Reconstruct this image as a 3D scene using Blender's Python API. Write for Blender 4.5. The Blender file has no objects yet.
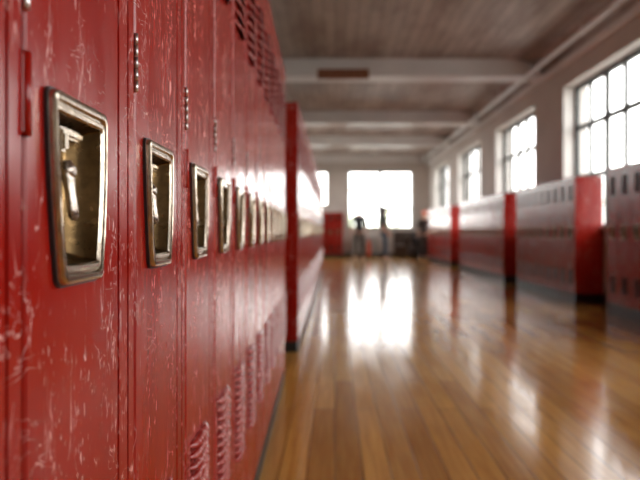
import bpy, bmesh, math, random
from mathutils import Vector, Matrix
random.seed(7)
C = bpy.context.scene.collection
sc = bpy.context.scene
PI = math.pi

# ------------------------------------------------------------------ camera
F = 626.0                       # focal length in pixels of the 640 px wide frame
CAMZ = 0.96
cd = bpy.data.cameras.new('camera'); cam = bpy.data.objects.new('camera', cd); C.objects.link(cam)
cam.location = (0, 0, CAMZ); cam.rotation_euler = (PI/2, 0, 0)
cd.sensor_width = 36; cd.lens = 36*F/640
cd.shift_x = -15/640; cd.shift_y = -8/640
cd.clip_start = 0.05; cd.clip_end = 300
cd.dof.use_dof = True; cd.dof.focus_distance = 0.82; cd.dof.aperture_fstop = 3.9
sc.camera = cam

# ------------------------------------------------------------------ light
w = bpy.data.worlds.new('overcast_sky'); sc.world = w; w.use_nodes = True
nt = w.node_tree; nt.nodes.clear()
wo = nt.nodes.new('ShaderNodeOutputWorld'); bg = nt.nodes.new('ShaderNodeBackground')
tc = nt.nodes.new('ShaderNodeTexCoord'); sp = nt.nodes.new('ShaderNodeSeparateXYZ')
cr = nt.nodes.new('ShaderNodeValToRGB')
cr.color_ramp.elements[0].position = 0.0; cr.color_ramp.elements[0].color = (1.0, 0.97, 0.93, 1)
cr.color_ramp.elements[1].position = 0.6; cr.color_ramp.elements[1].color = (0.93, 0.97, 1.0, 1)
nt.links.new(tc.outputs['Generated'], sp.inputs[0]); nt.links.new(sp.outputs['Z'], cr.inputs[0])
nt.links.new(cr.outputs[0], bg.inputs['Color']); bg.inputs['Strength'].default_value = 6.0
nt.links.new(bg.outputs[0], wo.inputs[0])
sc.view_settings.view_transform = 'Standard'; sc.view_settings.look = 'None'
sc.view_settings.gamma = 1; sc.view_settings.use_curve_mapping = False
sc.view_settings.exposure = 0.45
sc.cycles.max_bounces = 8; sc.cycles.diffuse_bounces = 5; sc.cycles.glossy_bounces = 4
sc.cycles.transparent_max_bounces = 12
sc.cycles.sample_clamp_indirect = 12.0; sc.cycles.caustics_refractive = False

WX = 3.6                        # inner face of the wall with the windows
LX = -1.75                      # inner face of the other long wall
Y0, Y1 = -7.5, 24.0
CZ = 3.92
WINS = [(-5.7, -2.9), (-1.45, 1.35), (2.8, 5.6), (7.05, 9.85), (11.25, 14.0), (15.5, 18.3), (19.75, 22.5)]
WB, WT = 1.0, 3.25
FILL_WINS = [(15.5, 18.3), (19.75, 22.5)]  # unseen openings, added to brighten the opposite wall and ceiling
LWB = 2.15
EWINS = [(-2.3+0.75, -0.27, 1.95, 3.32), (0.5, 2.98, 1.08, 3.32)]
def portal(name, loc, rot, sx, sy):
    l = bpy.data.lights.new(name, 'AREA'); l.shape = 'RECTANGLE'; l.size = sx; l.size_y = sy
    l.cycles.is_portal = True
    o = bpy.data.objects.new(name, l); C.objects.link(o); o.location = loc; o.rotation_euler = rot
for a, b in WINS:
    portal('window_portal', (WX+0.36, (a+b)/2, (WB+WT)/2), (0, PI/2, 0), WT-WB, b-a)
for a, b in FILL_WINS:
    portal('window_portal', (LX-0.30, (a+b)/2, (LWB+WT)/2), (0, -PI/2, 0), WT-LWB, b-a)
for a, b, zb, zt in EWINS:
    portal('window_portal', ((a+b)/2, Y1+0.36, (zb+zt)/2), (-PI/2, 0, 0), b-a, zt-zb)

# ------------------------------------------------------------------ material helpers
def mat(name, col=(.5, .5, .5), rough=.5, metal=0.0, spec=.5):
    m = bpy.data.materials.new(name); m.use_nodes = True
    p = m.node_tree.nodes['Principled BSDF']
    p.inputs['Base Color'].default_value = (*col, 1); p.inputs['Roughness'].default_value = rough
    p.inputs['Metallic'].default_value = metal; p.inputs['Specular IOR Level'].default_value = spec
    return m
class N:
    def __init__(s, m): s.t = m.node_tree; s.p = s.t.nodes['Principled BSDF']
    def n(s, kind, **kw):
        x = s.t.nodes.new('ShaderNode'+kind)
        for k, v in kw.items():
            if k.startswith('i_'):
                key = k[2:]; key = int(key) if key.isdigit() else key.replace('_', ' ')
                x.inputs[key].default_value = v
            else: setattr(x, k, v)
        return x
    def l(s, a, b): s.t.links.new(a, b)
    def pos(s, scale, src='Position'):
        g = s.n('NewGeometry').outputs['Position'] if src == 'Position' else s.n('TexCoord').outputs[src]
        mp = s.n('Mapping'); mp.inputs['Scale'].default_value = scale; s.l(g, mp.inputs[0]); return mp.outputs[0]
    def noise(s, vec, scale, detail=3, rough=.5, dist=0.0):
        x = s.n('TexNoise', i_Scale=scale, i_Detail=detail, i_Roughness=rough, i_Distortion=dist); s.l(vec, x.inputs['Vector']); return x
    def ramp(s, val, a, b, ca=(0, 0, 0, 1), cb=(1, 1, 1, 1)):
        x = s.n('ValToRGB'); e = x.color_ramp.elements
        e[0].position = a; e[1].position = b; e[0].color = ca; e[1].color = cb; s.l(val, x.inputs[0]); return x.outputs[0]
    def math(s, op, a, b=None):
        x = s.n('Math', operation=op)
        for i, v in enumerate((a, b)):
            if v is None: continue
            if isinstance(v, (int, float)): x.inputs[i].default_value = v
            else: s.l(v, x.inputs[i])
        return x.outputs[0]
    def mix(s, fac, a, b, mode='MIX'):
        x = s.n('Mix', data_type='RGBA', blend_type=mode)
        for i, v in ((0, fac), (6, a), (7, b)):
            if isinstance(v, (int, float)): x.inputs[i].default_value = v
            elif isinstance(v, tuple): x.inputs[i].default_value = v
            else: s.l(v, x.inputs[i])
        return x.outputs[2]
    def bump(s, h, strength=.3, dist=.01, prev=None):
        x = s.n('Bump', i_Strength=strength, i_Distance=dist); s.l(h, x.inputs['Height'])
        if prev: s.l(prev, x.inputs['Normal'])
        s.l(x.outputs[0], s.p.inputs['Normal']); return x.outputs[0]

def red_paint(name='chipped_red_paint', wear=0.0):
    m = mat(name, (.40, .012, .008), .25); k = N(m)
    v = k.pos((1, 1, 1))
    # slow colour drift in the old paint
    drift = k.noise(k.pos((3, 3, 1.2)), 2.2, 3)
    base = k.mix(k.ramp(drift.outputs[0], .35, .7), (.27, .0055, .0028, 1), (.34, .013, .005, 1))
    # wandering long scratches: contour lines of stretched noise
    def lines(scale, n, width, lo, hi, ms, dist=.6):
        a = k.noise(k.pos(scale), n, 2, .5, dist)
        d = k.math('ABSOLUTE', k.math('SUBTRACT', a.outputs[0], .5))
        ln = k.ramp(d, 0, width, (1, 1, 1, 1), (0, 0, 0, 1))
        msk = k.ramp(k.noise(k.pos(ms), 1, 2).outputs[0], lo, hi)
        return k.math('MULTIPLY', ln, msk)
    s1 = lines((26, 26, 6), 1.3, .010, .53, .62, (16, 16, 5))
    s2 = lines((60, 60, 9), 1.1, .013, .55, .64, (24, 24, 8))
    s3 = lines((40, 18, 34), 1.0, .009, .54, .60, (9, 9, 7), 1.2)
    # little vertical flecks
    fl = k.noise(k.pos((300, 300, 62)), 1, 2)
    fm = k.noise(k.pos((14, 14, 7)), 1, 3)
    s4 = k.math('MULTIPLY', k.ramp(fl.outputs[0], .635-wear, .68-wear), k.ramp(fm.outputs[0], .50-wear*2, .64-wear*2))
    sc_ = k.math('MAXIMUM', k.math('MAXIMUM', s1, s2), k.math('MAXIMUM', s3, s4))
    breakup = k.ramp(k.noise(k.pos((90, 90, 40)), 1, 3).outputs[0], .40, .56)
    sc_ = k.math('MULTIPLY', k.math('MULTIPLY', sc_, breakup), .9)
    col = k.mix(sc_, base, (.88, .46, .40, 1))
    k.l(col, k.p.inputs['Base Color'])
    r = k.noise(k.pos((20, 20, 4)), 1.5, 4)
    rr = k.n('MapRange', i_1=.3, i_2=.7, i_3=.15, i_4=.28); k.l(r.outputs[0], rr.inputs[0])
    k.l(k.math('ADD', rr.outputs[0], k.math('MULTIPLY', sc_, .25)), k.p.inputs['Roughness'])
    h1 = k.noise(k.pos((7, 7, 2.0)), 1.6, 2)
    b = k.bump(h1.outputs[0], .28, .005)
    h2 = k.noise(k.pos((90, 90, 14)), 1, 3)
    b = k.bump(h2.outputs[0], .07, .001, b)
    k.bump(sc_, .5, -.0008, b)
    return m
RED = red_paint(); WORN = red_paint('worn_red_paint', .07)
def metal(name, col, rough, streak=.1):
    m = mat(name, col, rough, 1.0); k = N(m)
    a = k.noise(k.pos((30, 30, 30), 'Object'), 2.5, 4)
    c = k.mix(k.ramp(a.outputs[0], .35, .7), (*col, 1), tuple(x*.62 for x in col)+(1,))
    k.l(c, k.p.inputs['Base Color'])
    r = k.n('MapRange', i_1=.3, i_2=.7, i_3=rough, i_4=rough+streak); k.l(a.outputs[0], r.inputs[0]); k.l(r.outputs[0], k.p.inputs['Roughness'])
    k.bump(k.noise(k.pos((60, 60, 60), 'Object'), 3, 3).outputs[0], .12, .001)
    return m
NICKEL = metal('worn_nickel', (.70, .60, .48), .15)
BRASS = metal('aged_brass', (.20, .125, .055), .24, .14)
LEVM = metal('dull_latch_metal', (.50, .42, .36), .2)
STEEL = metal('hinge_steel', (.75, .72, .70), .28)
BLACK = mat('plinth_and_shade_black', (.008, .008, .009), .45)  # black of the plinths and of the painted shade around the handles
INSIDE = mat('dark_inside', (.03, .008, .007), .7)  # interior of the red lockers, its shade put into the colour

def floor_mat():
    m = mat('varnished_plank_floor', (.4, .2, .07), .16); k = N(m)
    g = k.n('NewGeometry').outputs['Position']
    mp = k.n('Mapping'); mp.inputs['Rotation'].default_value = (0, 0, PI/2); k.l(g, mp.inputs[0])
    bk = k.n('TexBrick', offset=.37, offset_frequency=2, i_Scale=1.0, i_Mortar_Size=.0022, i_Mortar_Smooth=.3, i_Bias=0.0, i_Brick_Width=1.7, i_Row_Height=.112)
    bk.inputs['Color1'].default_value = (0, 0, 0, 1); bk.inputs['Color2'].default_value = (1, 1, 1, 1); bk.inputs['Mortar'].default_value = (.5, .5, .5, 1)
    k.l(mp.outputs[0], bk.inputs['Vector'])
    base = k.mix(bk.outputs['Color'], (.46, .215, .045, 1), (.72, .38, .090, 1))
    gr = k.noise(k.pos((34, 1.6, 1)), 1.4, 5, .6, .4)
    base = k.mix(k.ramp(gr.outputs[0], .3, .75), base, k.mix(1.0, base, (.62, .50, .40, 1), 'MULTIPLY'))
    wear = k.noise(k.pos((1.6, .5, 1)), 1.6, 4)
    base = k.mix(k.math('MULTIPLY', k.ramp(wear.outputs[0], .42, .7), .4), base, (.30, .12, .035, 1))
    k.l(k.mix(k.ramp(bk.outputs['Fac'], .2, .9), base, (.06, .022, .008, 1)), k.p.inputs['Base Color'])
    r = k.n('MapRange', i_1=.3, i_2=.7, i_3=.10, i_4=.19); k.l(k.noise(k.pos((5, 1.2, 1)), 1.5, 4).outputs[0], r.inputs[0]); k.l(r.outputs[0], k.p.inputs['Roughness'])
    b = k.bump(bk.outputs['Fac'], .35, -.0012)
    k.bump(k.noise(k.pos((9, 1.2, 1)), 1, 2).outputs[0], .10, .004, b)
    return m
def plaster(name, col, rough=.75, spec=.3):
    m = mat(name, col, rough, 0, spec); k = N(m)
    a = k.noise(k.pos((1, 1, 1)), 1.3, 5)
    k.l(k.mix(k.ramp(a.outputs[0], .3, .75), (*col, 1), tuple(x*.84 for x in col)+(1,)), k.p.inputs['Base Color'])
    k.bump(k.noise(k.pos((1, 1, 1)), 30, 3).outputs[0], .15, .004)
    return m
def ceil_mat():
    m = mat('old_board_ceiling', (.3, .25, .2), .42, 0, .5); k = N(m)
    g = k.n('NewGeometry').outputs['Position']
    mp = k.n('Mapping'); mp.inputs['Rotation'].default_value = (0, 0, PI/2); k.l(g, mp.inputs[0])
    bk = k.n('TexBrick', offset=.5, i_Scale=1.0, i_Mortar_Size=.006, i_Mortar_Smooth=.4, i_Brick_Width=1.2, i_Row_Height=.16)
    bk.inputs['Color1'].default_value = (0, 0, 0, 1); bk.inputs['Color2'].default_value = (1, 1, 1, 1)
    k.l(mp.outputs[0], bk.inputs['Vector'])
    base = k.mix(bk.outputs['Color'], (.38, .315, .27, 1), (.50, .435, .38, 1))
    st = k.noise(k.pos((1.4, .45, 1)), 1.4, 5, .6)
    base = k.mix(k.math('MULTIPLY', k.ramp(st.outputs[0], .42, .62), .7), base, (.20, .125, .09, 1))
    k.l(k.mix(bk.outputs['Fac'], base, (.13, .10, .08, 1)), k.p.inputs['Base Color'])
    k.bump(bk.outputs['Fac'], .4, -.004)
    return m
FLOOR = floor_mat()
WALL = plaster('grey_wall_paint', (.62, .57, .525))
CEIL = ceil_mat()
BEAM = plaster('pale_beam_paint', (.86, .86, .85), .34, .5)
REVEAL = plaster('white_window_trim', (.80, .77, .72), .5)
FRAME = mat('dark_window_metal', (.035, .04, .035), .4)
BASEB = mat('dark_baseboard', (.035, .025, .02), .4)
BROWN = plaster('rust_brown_board', (.30, .13, .075), .6)
def glass_mat():
    m = bpy.data.materials.new('window_glass'); m.use_nodes = True; t = m.node_tree; t.nodes.clear()
    o = t.nodes.new('ShaderNodeOutputMaterial'); mx = t.nodes.new('ShaderNodeMixShader')
    tr = t.nodes.new('ShaderNodeBsdfTransparent'); gl = t.nodes.new('ShaderNodeBsdfGlossy'); lw_ = t.nodes.new('ShaderNodeLayerWeight'); fr = t.nodes.new('ShaderNodeMath')
    fr.operation = 'POWER'; fr.inputs[1].default_value = 5.0; lw_.inputs[0].default_value = .5; t.links.new(lw_.outputs['Facing'], fr.inputs[0]); gl.inputs['Roughness'].default_value = .03; tr.inputs[0].default_value = (.97, .97, .97, 1)
    t.links.new(fr.outputs[0], mx.inputs[0]); t.links.new(tr.outputs[0], mx.inputs[1]); t.links.new(gl.outputs[0], mx.inputs[2]); t.links.new(mx.outputs[0], o.inputs[0])
    return m
GLASS = glass_mat()

# ------------------------------------------------------------------ mesh helpers
class MB:
    """collects shapes, then links them as ONE mesh object"""
    def __init__(s): s.b = bmesh.new(); s.mi = 0
    def quad(s, pts):
        f = s.b.faces.new([s.b.verts.new(p) for p in pts]); f.material_index = s.mi; return f
    def box(s, x0, x1, y0, y1, z0, z1, bev=0.0, seg=1):
        t = bmesh.new(); bmesh.ops.create_cube(t, size=1)
        for v in t.verts:
            v.co = Vector(((x0+x1)/2+v.co.x*(x1-x0), (y0+y1)/2+v.co.y*(y1-y0), (z0+z1)/2+v.co.z*(z1-z0)))
        if bev: bmesh.ops.bevel(t, geom=list(t.edges), offset=bev, segments=seg, affect='EDGES')
        s.merge(t); return s
    def merge(s, t):
        mp = {}
        for v in t.verts: mp[v] = s.b.verts.new(v.co)
        for f in t.faces:
            g = s.b.faces.new([mp[v] for v in f.verts]); g.material_index = s.mi; g.smooth = f.smooth
        t.free()
    def tube(s, pts, r, n=10, caps=True):
        pts = [Vector(p) for p in pts]; rs = r if isinstance(r, (list, tuple)) else [r]*len(pts); rings = []
        for i, p in enumerate(pts):
            d = (pts[min(i+1, len(pts)-1)]-pts[max(i-1, 0)]).normalized()
            a = d.cross(Vector((0, 0, 1)));  a = a if a.length > .05 else d.cross(Vector((1, 0, 0)))
            a.normalize(); b = d.cross(a).normalized()
            rings.append([s.b.verts.new(p+(a*math.cos(2*PI*j/n)+b*math.sin(2*PI*j/n))*rs[i]) for j in range(n)])
        for q in range(len(rings)-1):
            for j in range(n):
                f = s.b.faces.new([rings[q][j], rings[q][(j+1) % n], rings[q+1][(j+1) % n], rings[q+1][j]]); f.smooth = True; f.material_index = s.mi
        if caps:
            for g in (rings[0], rings[-1]):
                f = s.b.faces.new(g); f.material_index = s.mi
        return s
    def loft(s, loops, cap=True, smooth=False):
        rings = [[s.b.verts.new(p) for p in lp] for lp in loops]; n = len(rings[0])
        for q in range(len(rings)-1):
            for j in range(n):
                f = s.b.faces.new([rings[q][j], rings[q][(j+1) % n], rings[q+1][(j+1) % n], rings[q+1][j]]); f.smooth = smooth; f.material_index = s.mi
        if cap:
            f = s.b.faces.new(rings[-1]); f.material_index = s.mi
        return s
    def sphere(s, c, r, sub=2, sq=(1, 1, 1)):
        t = bmesh.new(); bmesh.ops.create_icosphere(t, subdivisions=sub, radius=1)
        for v in t.verts: v.co = Vector((c[0]+v.co.x*r*sq[0], c[1]+v.co.y*r*sq[1], c[2]+v.co.z*r*sq[2]))
        for f in t.faces: f.smooth = True
        s.merge(t); return s
    def build(s, name, mats, parent=None, fix=True):
        if fix: bmesh.ops.recalc_face_normals(s.b, faces=list(s.b.faces))
        me = bpy.data.meshes.new(name); s.b.to_mesh(me); s.b.free()
        for m in (mats if isinstance(mats, (list, tuple)) else [mats]): me.materials.append(m)
        o = bpy.data.objects.new(name, me); C.objects.link(o)
        if parent: o.parent = parent
        return o
def tag(o, label=None, cat=None, group=None, kind=None):
    if label: o['label'] = label
    if cat: o['category'] = cat
    if group: o['group'] = group
    if kind: o['kind'] = kind
    return o
def empty(name, loc=(0, 0, 0), rz=0.0):
    o = bpy.data.objects.new(name, None); C.objects.link(o); o.location = loc; o.rotation_euler = (0, 0, rz)
    o.empty_display_size = .05; return o
def copy_tree(o, parent=None):
    c = o.copy(); C.objects.link(c)
    if parent: c.parent = parent
    for ch in list(o.children): copy_tree(ch, c)
    return c
def struct(o, **kw): return tag(o, kind='structure', **kw)

# ------------------------------------------------------------------ room shell
struct(MB().box(LX-.3, WX+.4, Y0-.3, Y1+.4, -.2, 0).build('floor', FLOOR))
# ceiling with coved long edges
cv = MB(); R_ = .30; prof = [(LX, CZ-R_)]
for i in range(7):
    a = PI*i/12; prof.append((LX+R_-R_*math.cos(a), CZ-R_+R_*math.sin(a)))
for i in range(7):
    a = PI*i/12; prof.append((WX-R_+R_*math.sin(a), CZ-R_+R_*math.cos(a)))
prof = prof[1:]
outer = [(WX+.4, CZ-R_), (WX+.4, CZ+.25), (LX-.3, CZ+.25), (LX-.3, CZ-R_)]
ring = prof+outer
cv.loft([[(x, Y0-.3, z) for x, z in ring], [(x, Y1+.4, z) for x, z in ring]], cap=False)
struct(cv.build('ceiling', CEIL))
# right wall with openings
mb = MB(); T = .38; zc = CZ-R_
mb.box(WX, WX+T, Y0, Y1, 0, WB); mb.box(WX, WX+T, Y0, Y1, WT, zc)
ys = [Y0]+[v for p in WINS for v in p]+[Y1]
for i in range(0, len(ys), 2): mb.box(WX, WX+T, ys[i], ys[i+1], WB, WT)
struct(mb.build('wall_right', WALL))
mb = MB(); mb.box(LX-.25, LX, Y0, Y1, 0, LWB); mb.box(LX-.25, LX, Y0, Y1, WT, zc)
ys = [Y0]+[v for p in FILL_WINS for v in p]+[Y1]
for i in range(0, len(ys), 2): mb.box(LX-.25, LX, ys[i], ys[i+1], LWB, WT)
struct(mb.build('wall_left', WALL))
mb = MB().box(LX-.25, WX+T, Y0-.25, Y0, 0, zc); struct(mb.build('wall_back', WALL))
mb = MB(); (a0, a1, ab, at), (b0, b1, bb, bt) = EWINS
mb.box(LX-.25, WX+T, Y1, Y1+T, 0, bb); mb.box(LX-.25, WX+T, Y1, Y1+T, bt, zc)
mb.box(LX-.25, a0, Y1, Y1+T, bb, bt); mb.box(a1, b0, Y1, Y1+T, bb, bt); mb.box(b1, WX+T, Y1, Y1+T, bb, bt)
mb.box(a0, a1, Y1, Y1+T, bb, ab)
struct(mb.build('wall_end', WALL))
# gable filling between the coves at both ends
mb = MB(); mb.box(LX+.02, WX-.02, Y1, Y1+.2, zc, CZ+.05); struct(mb.build('trim_1', BEAM))
mb = MB(); mb.box(LX+.02, WX-.02, Y0-.2, Y0, zc, CZ+.05); struct(mb.build('trim_2', WALL))
# baseboards
struct(MB().box(WX-.02, WX, Y0, Y1, 0, .14, .004).build('baseboard_right', BASEB))
struct(MB().box(LX, LX+.02, Y0, Y1, 0, .14, .004).build('baseboard_left', BASEB))
struct(MB().box(LX+.02, WX-.02, Y1-.02, Y1, 0, .16, .004).build('baseboard_end', BASEB))

def window(idx, vertical_pts, zs, place, depth, thick):
    """place(a, d, z): a along the wall, d into the wall"""
    r = empty('window_%d' % idx); struct(r)
    def bar(mb, a0, a1, z0, z1, d0, d1):
        p, q = place(a0, d0, z0), place(a1, d1, z1)
        mb.box(min(p[0], q[0]), max(p[0], q[0]), min(p[1], q[1]), max(p[1], q[1]), z0, z1, .004)
    a0, a1 = vertical_pts[0], vertical_pts[-1]; z0, z1 = zs[0], zs[-1]
    mb = MB()
    for i, a in enumerate(vertical_pts):
        t = thick[i]; lo = max(a0, a-t/2); hi = min(a1, a+t/2)
        if i == 0: hi = a+t
        if i == len(vertical_pts)-1: lo = a-t
        bar(mb, lo, hi, z0, z1, depth-.03, depth+.03)
    for i, z in enumerate(zs):
        t = .075; lo = max(z0, z-t/2); hi = min(z1, z+t/2)
        if i == 0: hi = z+t
        if i == len(zs)-1: lo = z-t
        bar(mb, a0, a1, lo, hi, depth-.028, depth+.028)
    f = mb.build('window_frame', FRAME, r)
    mb = MB()
    for a, b in zip(vertical_pts, vertical_pts[1:]):
        p, q = place(a, depth, z0), place(b, depth, z1)
        if abs(p[0]-q[0]) < .001: mb.quad([(p[0], p[1], z0), (p[0], q[1], z0), (p[0], q[1], z1), (p[0], p[1], z1)])
        else: mb.quad([(p[0], p[1], z0), (q[0], p[1], z0), (q[0], p[1], z1), (p[0], p[1], z1)])
    mb.build('pane', GLASS, r)
    # white casing: jamb linings, sill and head
    mb = MB()
    e = .015
    bar(mb, a0, a0+e, z0, z1, -.012, depth-.03); bar(mb, a1-e, a1, z0, z1, -.012, depth-.03)
    bar(mb, a0, a1, z1-e, z1, -.012, depth-.03); bar(mb, a0, a1, z0, z0+.03, -.05, depth-.03)
    mb.build('casing', REVEAL, r)
    return r
for i, (a, b) in enumerate(WINS):
    n = 5; vp = [b-(b-a)*k/n for k in range(n+1)][::-1]
    th = [.07]+[.045]*(n-1)+[.07]
    th[n-2] = .085; th[1] = .05
    window(i+1, vp, [WB, 1.80, 2.57, WT], lambda u, d, z: (WX+d, u, z), .2, th)
window(8, [a0, (a0+a1)/2, a1], [ab, 2.6, at], lambda u, d, z: (u, Y1+d, z), .2, [.05, .04, .05])
window(9, [b0, b0+.62, (b0+b1)/2, b1-.62, b1], [bb, 1.83, 2.58, bt], lambda u, d, z: (u, Y1+d, z), .2, [.06, .04, .13, .04, .06])

for i, (a, b) in enumerate(FILL_WINS):
    window(10+i, [a, a+.92, b-.92, b], [LWB, WT], lambda u, d, z: (LX-d, u, z), .14, [.05, .03, .03, .05])  # added fill-light openings, hidden behind the left rows

# crown moulding and pipe along the window wall
struct(MB().box(WX-.09, WX, Y0, Y1, zc-.10, zc+.02, .02, 2).build('trim_3', BEAM))
struct(MB().box(LX, LX+.09, Y0, Y1, zc-.10, zc+.02, .02, 2).build('trim_4', BEAM))
pp = empty('ceiling_pipe', (WX-.30, 0, zc+.02))
pb = MB(); pb.tube([(0, Y0+.05, 0), (0, Y1-.05, 0)], .035, 12)
pb.build('pipe', BEAM, pp)
for yy in (2.1, 6.35, 8.4, 12.6, 17.4, 21.6):
    h = MB(); h.tube([(0, yy, .03), (0, yy, .20)], .008, 6); h.box(-.042, .042, yy-.015, yy+.015, -.04, .04, .01); h.build('bracket', BEAM, pp)
tag(pp, 'pale pipe running under the ceiling edge along the window wall', 'pipe')

# cross beams whose ends follow the cove
def beam(idx, y, th=.42):
    mb = MB(); zb = zc+.0
    rr = .42
    pts = [(LX, zb)]
    pts += [(WX-.02, zb)]
    for i in range(0, 9):
        a = PI/2*i/8
        pts.append((WX-.10-rr*1.6+rr*1.6*math.cos(a), zb+.06+(CZ-.05-zb)*math.sin(a)))
    pts += [(LX, CZ+.01)]
    mb.loft([[(x, y-th/2, z) for x, z in pts], [(x, y+th/2, z) for x, z in pts]], cap=False)
    for yy in (y-th/2, y+th/2): mb.b.faces.new([mb.b.verts.new((x, yy, z)) for x, z in pts])
    o = mb.build('ceiling_beam', BEAM); struct(o)
    m2 = o.modifiers.new('b', 'BEVEL'); m2.width = .03; m2.segments = 3; m2.limit_method = 'ANGLE'
    return o
BY = [2.1, 6.4, 10.9, 15.5, 19.4]
for i, y in enumerate(BY):
    beam(i, y)
# rust coloured board on the first beam in view, conduit in front of it
o = MB().box(-.30, .58, -.012, .012, 0, .17, .004).build('brown_board', BROWN); o.location = (0, BY[2]-.21-.013, zc-.05)
tag(o, 'rust brown board fixed flat on the nearest pale ceiling beam', 'board')

# ------------------------------------------------------------------ lockers
UW = .298; DU0, DU1 = .030, .259       # unit width, door edges
# local axes: x out of the front, y along the row, z up
HU = (DU0+.032, DU0+.164, DU0+.053, DU0+.152)    # handle top-left, top-right, bottom-left, bottom-right
def trap(iu, iv, zb, zt, r=.010, n=4):
    """rounded trapezoid, inset iu sideways and iv up/down, slightly bowed sides"""
    tl, tr, bl, br = HU[0]+iu, HU[1]-iu, HU[2]+iu, HU[3]-iu
    z0, z1 = zb+iv, zt-iv
    cs = [Vector((bl, z0)), Vector((br, z0)), Vector((tr, z1)), Vector((tl, z1))]
    rr = max(.002, r-iu*.6); out = []
    for i, c in enumerate(cs):
        p, q = cs[i-1], cs[(i+1) % 4]
        d1 = (p-c).normalized(); d2 = (q-c).normalized()
        A, B = c+d1*rr, c+d2*rr
        for j in range(n+1):
            t = j/n; out.append(A*(1-t)**2+c*2*t*(1-t)+B*t*t)
        if i in (1, 3):
            e = cs[(i+1) % 4]; s = 1 if i == 1 else -1
            for t in (.25, .5, .75):
                m_ = c.lerp(e, t); out.append(m_+Vector((s*.0035*math.sin(PI*t), 0)))
    return out
def make_locker(H, hz0, hz1, lowv, upv, lp, up_, PH=.08, hood=.014, lipf=.32, h0=.30, h1=.78):
    root = empty('locker')
    D = .38
    # body: panels and front frame
    mb = MB()
    mb.box(-D, -.003, 0, .004, PH, H, .001); mb.box(-D, -.003, UW-.004, UW, PH, H, .001)
    mb.mi = 1; mb.box(-D, -D+.004, .004, UW-.004, PH, H); mb.box(-D+.004, -.03, .004, .0045, PH+.01, H-.012); mb.box(-D+.004, -.03, UW-.0045, UW-.004, PH+.01, H-.012); mb.mi = 0
    mb.box(-D, 0, .0005, UW-.0005, H-.012, H, .003, 2)
    mb.box(-D, -.003, .004, UW-.004, PH, PH+.01)
    g = .0042
    mb.box(-.025, 0, .0008, DU0-g, PH, H-.012, .0022, 2); mb.box(-.025, 0, DU1+g, UW-.0008, PH, H-.012, .0022, 2)
    zb, zt = PH+.075, H-.055
    mb.box(-.024, -.0006, DU0-g, DU1+g, PH, zb-g, .002); mb.box(-.024, -.0006, DU0-g, DU1+g, zt+g, H-.012, .002)
    mb.build('body', [RED, INSIDE], root)
    mb = MB().box(-D+.01, -.004, .0005, UW-.0005, 0, PH); mb.build('plinth', BLACK, root)
    # door
    mb = MB(); X = .0006; c = .0024; th = .016
    def rect(u0, u1, z0, z1): mb.quad([(X, u0, z0), (X, u1, z0), (X, u1, z1), (X, u0, z1)])
    a0, a1, z0, z1 = DU0+c, DU1-c, zb+c, zt-c
    rows = [z0]
    vents = [(lowv, lp), (upv, up_)]
    VU0, VU1 = .1445-.075, .1445+.075
    rect(a0, a1, z0, lowv[0]); rect(a0, a1, lowv[1], hz0-.02); rect(a0, a1, hz1+.02, upv[0]); rect(a0, a1, upv[1], z1)
    for (v0, v1), p in vents:
        rect(a0, VU0, v0, v1); rect(VU1, a1, v0, v1)
        n = int(round((v1-v0)/p)); p = (v1-v0)/n
        for i in range(n):
            rect(VU0, VU1, v0+i*p, v0+(i+h0)*p) ; rect(VU0, VU1, v0+(i+h1)*p, v0+(i+1)*p)
    # plate with the hole for the handle cup
    t = bmesh.new()
    o_ = [(a0, hz0-.02), (a1, hz0-.02), (a1, hz1+.02), (a0, hz1+.02)]
    for lp_ in (o_, [(p.x, p.y) for p in trap(.006, .006, hz0, hz1)]):
        vs = [t.verts.new((X, u, z)) for u, z in lp_]
        for i in range(len(vs)): t.edges.new((vs[i], vs[(i+1) % len(vs)]))
    bmesh.ops.triangle_fill(t, use_beauty=True, edges=list(t.edges)); mb.merge(t)
    # chamfer and returns
    L0 = [(X, a0, z0), (X, a1, z0), (X, a1, z1), (X, a0, z1)]
    L1 = [(X-c, DU0, zb), (X-c, DU1, zb), (X-c, DU1, zt), (X-c, DU0, zt)]
    L2 = [(X-th, u, z) for _, u, z in L1]
    L3 = [(X-th, DU0+.01, zb+.01), (X-th, DU1-.01, zb+.01), (X-th, DU1-.01, zt-.01), (X-th, DU0+.01, zt-.01)]
    mb.loft([L0, L1, L2, L3], cap=False)
    door = mb.build('door', RED, root)
    # vents: pressed louvre hoods
    for (v0, v1), p in vents:
        mb = MB(); n = int(round((v1-v0)/p)); p = (v1-v0)/n; K = 8
        for i in range(n):
            top = v0+(i+.93)*p; lip = v0+(i+lipf)*p; P = hood
            prof = [(0, 1.0), (.45, .90), (.8, .62), (1.0, .25), (.98, 0.0), (.90, .02), (.72, .3), (.4, .6), (0, .80)]
            loops = []
            for k in range(K+1):
                s_ = k/K; u = VU0-.004+(VU1-VU0+.008)*s_; e = min(1, 4.2*min(s_, 1-s_)); e = math.sin(PI/2*e) if e > 0 else 0.0
                jit = random.uniform(-.0006, .0006)
                loops.append([(X+.0002+(P*o2*e+jit*e), u, (lip+(top-lip)*h2) if e > .01 else (lip+(top-lip)*(.55+.45*h2))) for o2, h2 in prof])
            mb.loft(loops, cap=False, smooth=True)
        v = mb.build('vent', WORN, door)
    # handle: raised flange and recessed cup
    def L(iu, iv, x): return [(X+x, p.x, p.y) for p in trap(iu, iv, hz0, hz1)]
    mb = MB()
    mb.loft([L(0, 0, .0002), L(0, 0, .0078), L(.0010, .0010, .0100), L(.0032, .0035, .0110), L(.0045, .0075, .0105),
             L(.0052, .0098, .0074), L(.0060, .0115, .0074), L(.0066, .0130, .0088), L(.0082, .0165, .0084), L(.0095, .0185, .0060)], cap=False, smooth=True)
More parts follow.
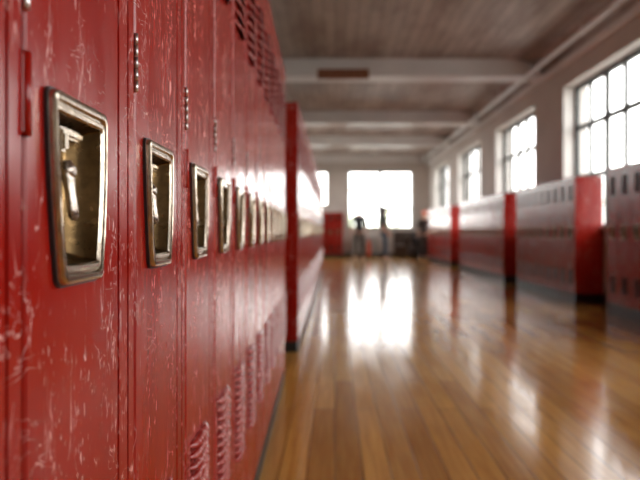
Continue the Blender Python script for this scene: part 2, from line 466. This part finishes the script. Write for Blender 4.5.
    plate = mb.build('handle', NICKEL, door)
    mb = MB(); mb.loft([L(-.0022, -.0022, .0001), L(-.0022, -.0022, .0040), L(.002, .002, .0042)], cap=False); mb.build('handle_shade_rim', BLACK, door)  # black rim standing in for the shade at the plate's edge
    m2 = plate.modifiers.new('e', 'EDGE_SPLIT'); m2.split_angle = math.radians(38)
    mb = MB()
    mb.loft([L(.0095, .0185, .0060), L(.0110, .0205, -.004), L(.0165, .0270, -.026), L(.0215, .0320, -.0300), L(.036, .050, -.0305)], cap=True, smooth=True)
    mb.build('handle_cup', BRASS, door)
    # latch: knob with drop-shaped lever, and the catch above it
    hh = hz1-hz0; uc = (HU[0]+HU[1])/2+.002
    zk = hz0+hh*.62
    mb = MB()
    mb.tube([(X-.030, uc, zk), (X-.012, uc, zk), (X-.004, uc, zk), (X-.001, uc, zk), (X+.0005, uc, zk)], [.0085, .0090, .0088, .0070, .0040], 18)
    
    # drop lever, flat blade hanging down
    lv = []
    for zz, hw, xx, ht in ((.010, .004, -.0115, .002), (.004, .0085, -.0105, .0028), (-.008, .0070, -.0095, .0026), (-.022, .0055, -.0075, .0022), (-.036, .0072, -.0055, .0022), (-.044, .0062, -.0050, .002), (-.048, .0030, -.0050, .001)):
        lv.append([(X+xx+.004+ht*1.9*a_, uc+hw*1.15*b_, zk+zz) for a_, b_ in ((-1, -.6), (-.4, -1), (.6, -.9), (1, -.3), (1, .3), (.6, .9), (-.4, 1), (-1, .6))])
    mb.loft(lv, cap=True, smooth=True); mb.b.faces.new([mb.b.verts.new(p) for p in lv[0]])
    mb.build('lever', LEVM, door)
    mb = MB(); zc_ = hz0+hh*.80
    mb.box(X-.029, X-.004, uc-.020, uc+.034, zc_, zc_+.010, .003, 2)
    mb.box(X-.014, X-.003, uc-.018, uc-.004, zc_-.014, zc_+.006, .003, 2)
    mb.tube([(X-.012, uc-.009, zc_-.010), (X-.014, uc-.006, zc_-.020)], [.003, .002], 8)
    mb.build('catch', NICKEL, door)
    # hinges on the near edge
    mb = MB()
    hk = hz0+.126
    mb.tube([(DU0*0+.0015, DU0-.001, hk), (DU0*0+.0015, DU0-.001, hk+.068)], .0042, 12)
    mb.box(X-.006, .0015, DU0-.006, DU0+.0015, hk+.002, hk+.066, .001)
    mb.build('hinge', RED, root)
    mb = MB()
    for i in range(5):
        z_ = hk+.102+i*.0152
        mb.tube([(DU0*0+.0015, DU0-.001, z_), (DU0*0+.0015, DU0-.001, z_+.0140)], .0028, 12)
    tag(mb.build('hinge', STEEL, root), 'bare steel knuckle hinge')
    return root
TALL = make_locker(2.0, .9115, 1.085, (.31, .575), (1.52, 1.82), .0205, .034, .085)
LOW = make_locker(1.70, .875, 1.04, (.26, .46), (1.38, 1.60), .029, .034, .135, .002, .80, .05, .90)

ORD = ['first', 'second', 'third', 'fourth', 'fifth', 'sixth', 'seventh', 'eighth', 'ninth', 'tenth', 'eleventh', 'twelfth', 'thirteenth', 'fourteenth', 'fifteenth', 'sixteenth', 'seventeenth', 'eighteenth', 'nineteenth', 'twentieth']
ORD += ['twenty-'+x for x in ORD[:9]]+['thirtieth']+['thirty-'+x for x in ORD[:9]]
def row(proto, origin, direction_yaw, start, count, label_fn, group, first):
    """lockers side by side along local +y of a frame at origin turned by yaw"""
    for k in range(count):
        o = proto if (first and k == 0) else copy_tree(proto)
        d = start+k*UW
        o.location = (origin[0]-math.sin(direction_yaw)*d, origin[1]+math.cos(direction_yaw)*d, 0)
        o.rotation_euler = (0, 0, direction_yaw)
        tag(o, label_fn(k), 'locker', group)
yaw = math.atan(.02077)
def lab1(k):
    return ['tall chipped red locker cut off by the left edge, only its frame post showing',
            'tall scratched red locker whose brass-cupped handle is largest and nearest the camera',
            'tall scratched red locker with the second, sharpest handle from the left',
            'tall red locker with third handle from the left, lower vent near the bottom edge'][k] if k < 4 else \
        'tall red locker, %s from the left edge in the near left row' % ORD[k]
row(TALL, (-.24, 0), yaw, .476-UW, 13, lab1, 'tall lockers in the near left row', True)
row(TALL, (-.296, 5.0), 0, 0, 34, lambda k: ('tall red locker at near end of the second left row, bare side panel showing' if k == 0 else
    'tall red locker, %s in the second left row beyond the gap' % ORD[k]), 'tall lockers in the second left row', False)
def rlab(where, n):
    def f(k):   # k = 0 is the far end because the row is turned round
        i = n-1-k
        if i == 0: return 'low red locker at near end of %s' % where
        return 'low red locker, %s from near end of %s' % (ORD[i], where)
    return f
RXF = 3.2
def rrow(near, n, where, group, first=False):
    # turned by pi: local +y points to -Y, so start at the far end
    far = near+n*UW
    row(LOW, (RXF, far), PI, 0, n, rlab(where, n), group, first)
rowobjs = [o for o in C.objects if o.get('group') == 'tall lockers in the near left row' and 'third handle' not in o['label'] and 'second, sharpest' in o['label']]
for o in rowobjs:               # this locker has lost its painted lower hinge
    for ch in list(o.children):
        if ch.name.startswith('hinge') and 'label' not in ch: bpy.data.objects.remove(ch)
rrow(7.36-7*UW, 7, 'row cut by right edge', 'low lockers in the right row cut by the frame', True)
rrow(8.35, 9, 'right row left of the frame-cut row', 'low lockers in the second right row')
rrow(11.88, 14, 'middle right row', 'low lockers in the third right row')
rrow(17.35, 14, 'farthest right row', 'low lockers in the farthest right row')
# the lockers against the end wall, facing the camera
for k in range(3):
    o = copy_tree(LOW); o.location = (-.60+k*UW, Y1-.41, 0); o.rotation_euler = (0, 0, -PI/2)
    tag(o, ['low red locker on the end wall, partly hidden by the left row', 'low red locker on the end wall, middle of the three',
            'low red locker on the end wall, nearest the person in dark t-shirt'][k], 'locker', 'low lockers on the end wall')

# ------------------------------------------------------------------ people
SKIN = mat('skin', (.52, .28, .19), .5); HAIR = mat('dark_hair', (.02, .013, .01), .5)
SHIRT = mat('charcoal_cloth', (.035, .035, .045), .8); TROU = mat('grey_trousers', (.11, .10, .09), .8)
OLIVE = mat('dark_olive_cloth', (.045, .05, .042), .8); JEAN = mat('blue_denim', (.07, .11, .16), .8)
REDCL = mat('faded_red_cloth', (.55, .10, .05), .8); SHOE = mat('pale_shoe', (.5, .46, .42), .6)
def skinned(name, pts, edges, radii, m, parent, root=0, sub=2):
    me = bpy.data.meshes.new(name); me.from_pydata(pts, edges, [])
    o = bpy.data.objects.new(name, me); C.objects.link(o); o.parent = parent
    sk = o.modifiers.new('skin', 'SKIN')
    for i, r in enumerate(radii):
        r = r if isinstance(r, tuple) else (r, r)
        me.skin_vertices[0].data[i].radius = r
    me.skin_vertices[0].data[root].use_root = True
    sk.use_smooth_shade = True
    s = o.modifiers.new('sub', 'SUBSURF'); s.levels = sub; s.render_levels = sub
    me.materials.append(m); return o
def person(loc, rz, label, top, bottom, armL, armR, legL, legR, scale=1.0, longhair=False):
    """arms and legs are lists of joint points; body is one continuous skinned figure"""
    r = empty('person', loc, rz); r.scale = (scale,)*3
    P = []; E = []; Rr = []
    def add(p, rad, par=None):
        P.append(p); Rr.append(rad)
        if par is not None: E.append((par, len(P)-1))
        return len(P)-1
    hip = add((0, 0, .95), (.135, .105)); belly = add((0, 0, 1.10), (.125, .095), hip); chest = add((0, 0, 1.30), (.145, .105), belly)
    base = add((0, 0, 1.45), (.085, .07), chest); nk = add((0, -.005, 1.53), .052, base); j = add((0, -.01, 1.60), (.068, .078), nk)
    hd = add((0, -.012, 1.67), (.078, .095), j); cr_ = add((0, -.005, 1.74), (.055, .065), hd)
    hands = []
    for s, arm in ((-1, armL), (1, armR)):
        sh = add((s*.175, 0, 1.42), .056, base); el = add(arm[0], .043, sh); wr = add(arm[1], .029, el)
        d = (Vector(arm[1])-Vector(arm[0])).normalized(); w_ = Vector(arm[1])
        side = Vector((0, -1, 0)); palm = add(tuple(w_+d*.055), (.030, .020), wr)
        for q, off in enumerate((-.026, -.009, .009, .026)):
            ln = (.060, .072, .068, .052)[q]
            f1 = add(tuple(w_+d*.10+side*off), .0095, palm); f2 = add(tuple(w_+d*(.10+ln*.55)+side*off+Vector((-s*.008, 0, 0))), .0085, f1)
            add(tuple(w_+d*(.10+ln)+side*off+Vector((-s*.024, 0, 0))), .007, f2)
        t1 = add(tuple(w_+d*.045+side*.036), .010, palm); add(tuple(w_+d*.085+side*.050), .008, t1)
        hands.append(w_+d*.09)
    for s, leg in ((-1, legL), (1, legR)):
        th = add((s*.095, 0, .86), .093, hip); kn = add(leg[0], .060, th); an = add(leg[1], .042, kn)
        a = Vector(leg[1]); he = add(tuple(a+Vector((0, -.02, -.035))), .038, an); add(tuple(a+Vector((0, -.16, -.050))), (.042, .028), he)
    skinned('person_body', P, E, Rr, SKIN, r)
    # face: nose, ears, eyes, mouth
    mb = MB(); mb.sphere((0, -.105, 1.645), .016, 2, (.8, 1.2, 1.5)).build('nose', SKIN, r)
    for s in (-1, 1):
        MB().sphere((s*.080, 0, 1.655), .022, 2, (.4, .8, 1.3)).build('ear', SKIN, r)
        MB().sphere((s*.030, -.096, 1.672), .011, 2).build('eye', HAIR, r)
    MB().sphere((0, -.092, 1.61), .02, 2, (1.2, .4, .3)).build('mouth', REDCL, r)
    MB().sphere((0, .018, 1.715), .098, 3, (.92, 1.05, .88)).build('hair', HAIR, r)
    # clothes follow the same skeleton, a little wider
    e = .014
    Q = [(0, 0, .90), (0, 0, 1.10), (0, 0, 1.30), (0, 0, 1.445), (-.175, 0, 1.42), armL[0], (.175, 0, 1.42), armR[0]]
    fl = [tuple(Vector(armL[0]).lerp(Vector(armL[1]), .15)), tuple(Vector(armR[0]).lerp(Vector(armR[1]), .15))]
    Q[5] = fl[0]; Q[7] = fl[1]
    skinned('shirt', Q, [(0, 1), (1, 2), (2, 3), (3, 4), (4, 5), (3, 6), (6, 7)],
            [(.150, .125), (.145, .115), (.168, .125), (.10, .085), .072, .054, .072, .054], top, r, 1)
    Q = [(0, 0, .97), (-.095, 0, .86), legL[0], tuple(Vector(legL[1])+Vector((0, 0, .01))), (.095, 0, .86), legR[0], tuple(Vector(legR[1])+Vector((0, 0, .01)))]
    skinned('trousers', Q, [(0, 1), (1, 2), (2, 3), (0, 4), (4, 5), (5, 6)], [(.150, .12), .108, .078, .058, .108, .078, .058], bottom, r, 0)
    for leg in (legL, legR):
        a = Vector(leg[1])
        skinned('shoe', [tuple(a+Vector((0, .03, -.045))), tuple(a+Vector((0, -.08, -.050))), tuple(a+Vector((0, -.19, -.055)))], [(0, 1), (1, 2)], [(.05, .048), (.052, .042), (.045, .03)], SHOE, r, 0, 1)
    if longhair:
        m_ = MB(); m_.loft([[(a_*math.cos(t), .03+b_*math.sin(t), z) for t in [2*PI*i/16 for i in range(16)]] for z, a_, b_ in ((1.72, .085, .085), (1.62, .105, .085), (1.50, .11, .075), (1.40, .085, .05))], smooth=True)
        m_.build('hair_length', HAIR, r)
    tag(r, label, 'person')
    return r, hands
PYY = 21.6
p1, hnds = person(((359-335)/F*PYY, PYY, 0.0), 0, 'person in dark t-shirt and grey trousers standing before end window, red bag in hand',
       SHIRT, TROU, [(-.25, .02, 1.13), (-.25, -.06, .88)], [(.25, .02, 1.13), (.25, -.05, .88)],
       [(-.11, -.05, .49), (-.11, -.02, .10)], [(.12, .02, .49), (.13, .02, .10)], 1.03)
# red bag hanging from the hand
hx = p1.location.x+hnds[1].x*1.03; hy = p1.location.y+hnds[1].y*1.03; hz = hnds[1].z*1.03
bgr = empty('carry_bag', (hx+.08, hy, 0))
lp = []
for z, a_, b_ in ((.14, .065, .13), (.18, .085, .155), (.45, .085, .16), (.64, .05, .15), (.68, .02, .14)):
    lp.append([(a_*math.copysign(abs(math.cos(t))**.5, math.cos(t)), b_*math.copysign(abs(math.sin(t))**.5, math.sin(t)), z) for t in [2*PI*i/20 for i in range(20)]])
m_ = MB(); m_.loft(lp, smooth=True); m_.b.faces.new([m_.b.verts.new(p) for p in lp[0]]); m_.build('bag_body', REDCL, bgr)
MB().tube([(0, -.07, .66), (0, -.055, .72), (-.075, -.02, hz-.015), (-.075, .02, hz-.015), (0, .055, .72), (0, .07, .66)], .008, 8).build('strap', REDCL, bgr)
tag(bgr, 'red cloth bag hanging from the hand of the person in dark t-shirt', 'bag')
person(((384.5-335)/F*PYY, PYY, 0.0), PI/2*.92, 'slim person in dark olive top and blue jeans, seen from the side before window',
       OLIVE, JEAN, [(-.20, .04, 1.13), (-.17, -.10, .90)], [(.20, -.02, 1.13), (.18, -.14, .92)],
       [(-.085, -.04, .49), (-.085, .02, .10)], [(.09, -.03, .49), (.09, -.06, .10)], 1.03, True)
COAT = mat('dark_brown_coat', (.035, .022, .018), .8)
p3, _h = person(((424-335)/F*22.35, 22.35, 0.0), -.5, 'person in dark brown coat and red cap standing beside the dark bench',
       COAT, COAT, [(-.24, .02, 1.13), (-.22, -.10, .88)], [(.24, .02, 1.13), (.22, -.10, .88)],
       [(-.10, -.03, .49), (-.10, -.02, .10)], [(.10, .0, .49), (.11, .02, .10)], .95)
m_ = MB(); m_.sphere((0, .01, 1.735), .112, 3, (.95, 1.08, .75)); m_.box(-.06, .06, -.19, -.08, 1.725, 1.738, .005)
m_.build('cap', REDCL, p3)

# ------------------------------------------------------------------ end of the hall: bench, bags, radiator
WOOD = plaster('dark_stained_wood', (.050, .028, .018), .4, .5)
bx_ = (395-335)/F*22.9
bn = empty('wooden_bench', (bx_, 23.35, 0)); BL = 1.25
MB().box(0, BL, -.22, .22, .42, .46, .008).build('seat', WOOD, bn)
m_ = MB()
for z in (.50, .62, .74, .86): m_.box(0, BL, .20, .225, z, z+.112, .006)
m_.build('backrest', WOOD, bn)
for x in (.02, BL-.07):
    for y in (-.21, .18): MB().box(x, x+.05, y, y+.04, 0, .42 if y < 0 else .90, .006).build('leg', WOOD, bn)
MB().box(.07, BL-.07, -.20, -.18, .10, .42, .004).build('apron', WOOD, bn)
tag(bn, 'dark stained slatted wooden bench against the end wall beside the right lockers', 'bench')
CANV = [mat('black_canvas', (.018, .016, .018), .8), mat('brown_canvas', (.055, .03, .02), .8), mat('dark_brown_canvas', (.04, .025, .02), .8)]
def backpack(loc, rz, m, s, label):
    r = empty('backpack', loc, rz); lp = []
    for z, a_, b_ in ((0, .13, .08), (.03, .16, .11), (.20, .165, .12), (.36, .15, .10), (.43, .11, .07), (.45, .05, .03)):
        lp.append([(a_*s*math.copysign(abs(math.cos(t))**.6, math.cos(t)), b_*s*math.copysign(abs(math.sin(t))**.6, math.sin(t)), z*s) for t in [2*PI*i/20 for i in range(20)]])
    q = MB(); q.loft(lp, smooth=True); q.b.faces.new([q.b.verts.new(p) for p in lp[0]]); q.build('bag_body', m, r)
    MB().box(-.11*s, .11*s, -.155*s, -.10*s, .04*s, .22*s, .02*s, 2).build('pocket', m, r)
    MB().tube([(-.04*s, 0, .43*s), (-.03*s, 0, .48*s), (.03*s, 0, .48*s), (.04*s, 0, .43*s)], .009*s, 8).build('strap', m, r)
    tag(r, label, 'backpack', 'backpacks around the bench'); return r
backpack((bx_+.92, 23.30, .461), .1, CANV[0], 1.15, 'black backpack standing on the bench end next to the lockers')
backpack((bx_+.50, 23.30, .461), -.2, CANV[1], .80, 'small brown backpack on the middle of the dark bench')
backpack((bx_+.62, 22.93, 0), .3, CANV[2], .95, 'dark brown backpack on the floor in front of the bench')
backpack((bx_+1.02, 22.90, 0), -.3, CANV[0], 1.15, 'large black backpack on the floor in front of the bench')
# cast radiator under the end window
rd = empty('radiator', (.62, 23.86, 0)); IRON = plaster('grey_radiator_paint', (.40, .39, .37), .5)
m_ = MB()
for i in range(14): m_.box(i*.075, i*.075+.055, -.09, .05, .12, .78, .02, 2)
m_.box(0, 1.03, -.03, .0, .17, .22, .008); m_.box(0, 1.03, -.03, .0, .68, .73, .008)
m_.build('radiator_fins', IRON, rd)
for x in (.03, 1.0):
    MB().box(x-.02, x+.02, -.07, .03, 0, .13, .006).build('foot', IRON, rd)
tag(rd, 'pale grey radiator under the end window behind the two people', 'radiator')

# ------------------------------------------------------------------ outside
PAVE = plaster('pale_paving', (.32, .31, .285), .8)
lw = MB(); lw.box(-40, 60, 24.6, 90, -.45, -.25); lw.box(4.1, 60, -40, 24.6, -.45, -.25); lw.box(-40, -2.2, -40, 24.6, -.45, -.25)
lawn = lw.build('outdoor_ground', PAVE); tag(lawn, kind='structure')
BARK = mat('tree_bark', (.10, .07, .05), .9)
LEAF = mat('tree_leaves', (.10, .16, .05), .8); k = N(LEAF)
k.l(k.mix(k.noise(k.pos((1, 1, 1)), 3, 4).outputs[0], (.22, .30, .10, 1), (.42, .48, .24, 1)), k.p.inputs['Base Color'])
def tree(x, y, h, r, label):
    rt = empty('tree', (x, y, -.25))
    t = MB(); t.tube([(0, 0, 0), (.05, 0, h*.3), (-.05, .05, h*.6)], [.16, .13, .07], 8)
    for a in (0, 2.1, 4.2): t.tube([(0, 0, h*.32), (math.cos(a)*r*.6, math.sin(a)*r*.6, h*.6)], [.08, .03], 6)
    t.build('trunk', BARK, rt)
    cbm = MB(); rng = random.Random(int(x*10+y))
    for i in range(260):
        a = rng.uniform(0, 2*PI); z = rng.uniform(-1, 1); q = rng.uniform(.45, 1)**.6
        c = Vector((math.cos(a)*math.sqrt(1-z*z)*r*q, math.sin(a)*math.sqrt(1-z*z)*r*q, h*.66+z*h*.34*q))
        n_ = Vector((rng.uniform(-1, 1), rng.uniform(-1, 1), rng.uniform(-1, 1))).normalized(); u_ = n_.orthogonal().normalized(); v_ = n_.cross(u_)
        s_ = rng.uniform(.10, .22)*r*.7
        for q_ in range(3):
            cc = c+Vector((rng.uniform(-1, 1), rng.uniform(-1, 1), rng.uniform(-1, 1)))*s_
            cbm.quad([cc+u_*s_*.5, cc+v_*s_*.3, cc-u_*s_*.5, cc-v_*s_*.3])
    cbm.build('foliage', LEAF, rt, fix=False)
    tag(rt, label, 'tree', 'trees outside the windows')
tree(10.0, 25.4, 3.6, 1.0, 'pale green tree outside the nearest right window, at its far side')
tree(13.5, 27.0, 4.2, 1.1, 'pale green tree outside the nearest right window, above the frame-cut lockers')
tree(13.0, 45, 4.6, 1.1, 'pale green tree outside the second right window')
tree(13.0, 60, 4.6, 1.3, 'pale green tree outside the third right window')
tree(.9, 40, 2.4, 1.2, 'low pale green tree outside the end window, left half')
tree(3.6, 42, 2.9, 1.3, 'low pale green tree outside the end window, right half')
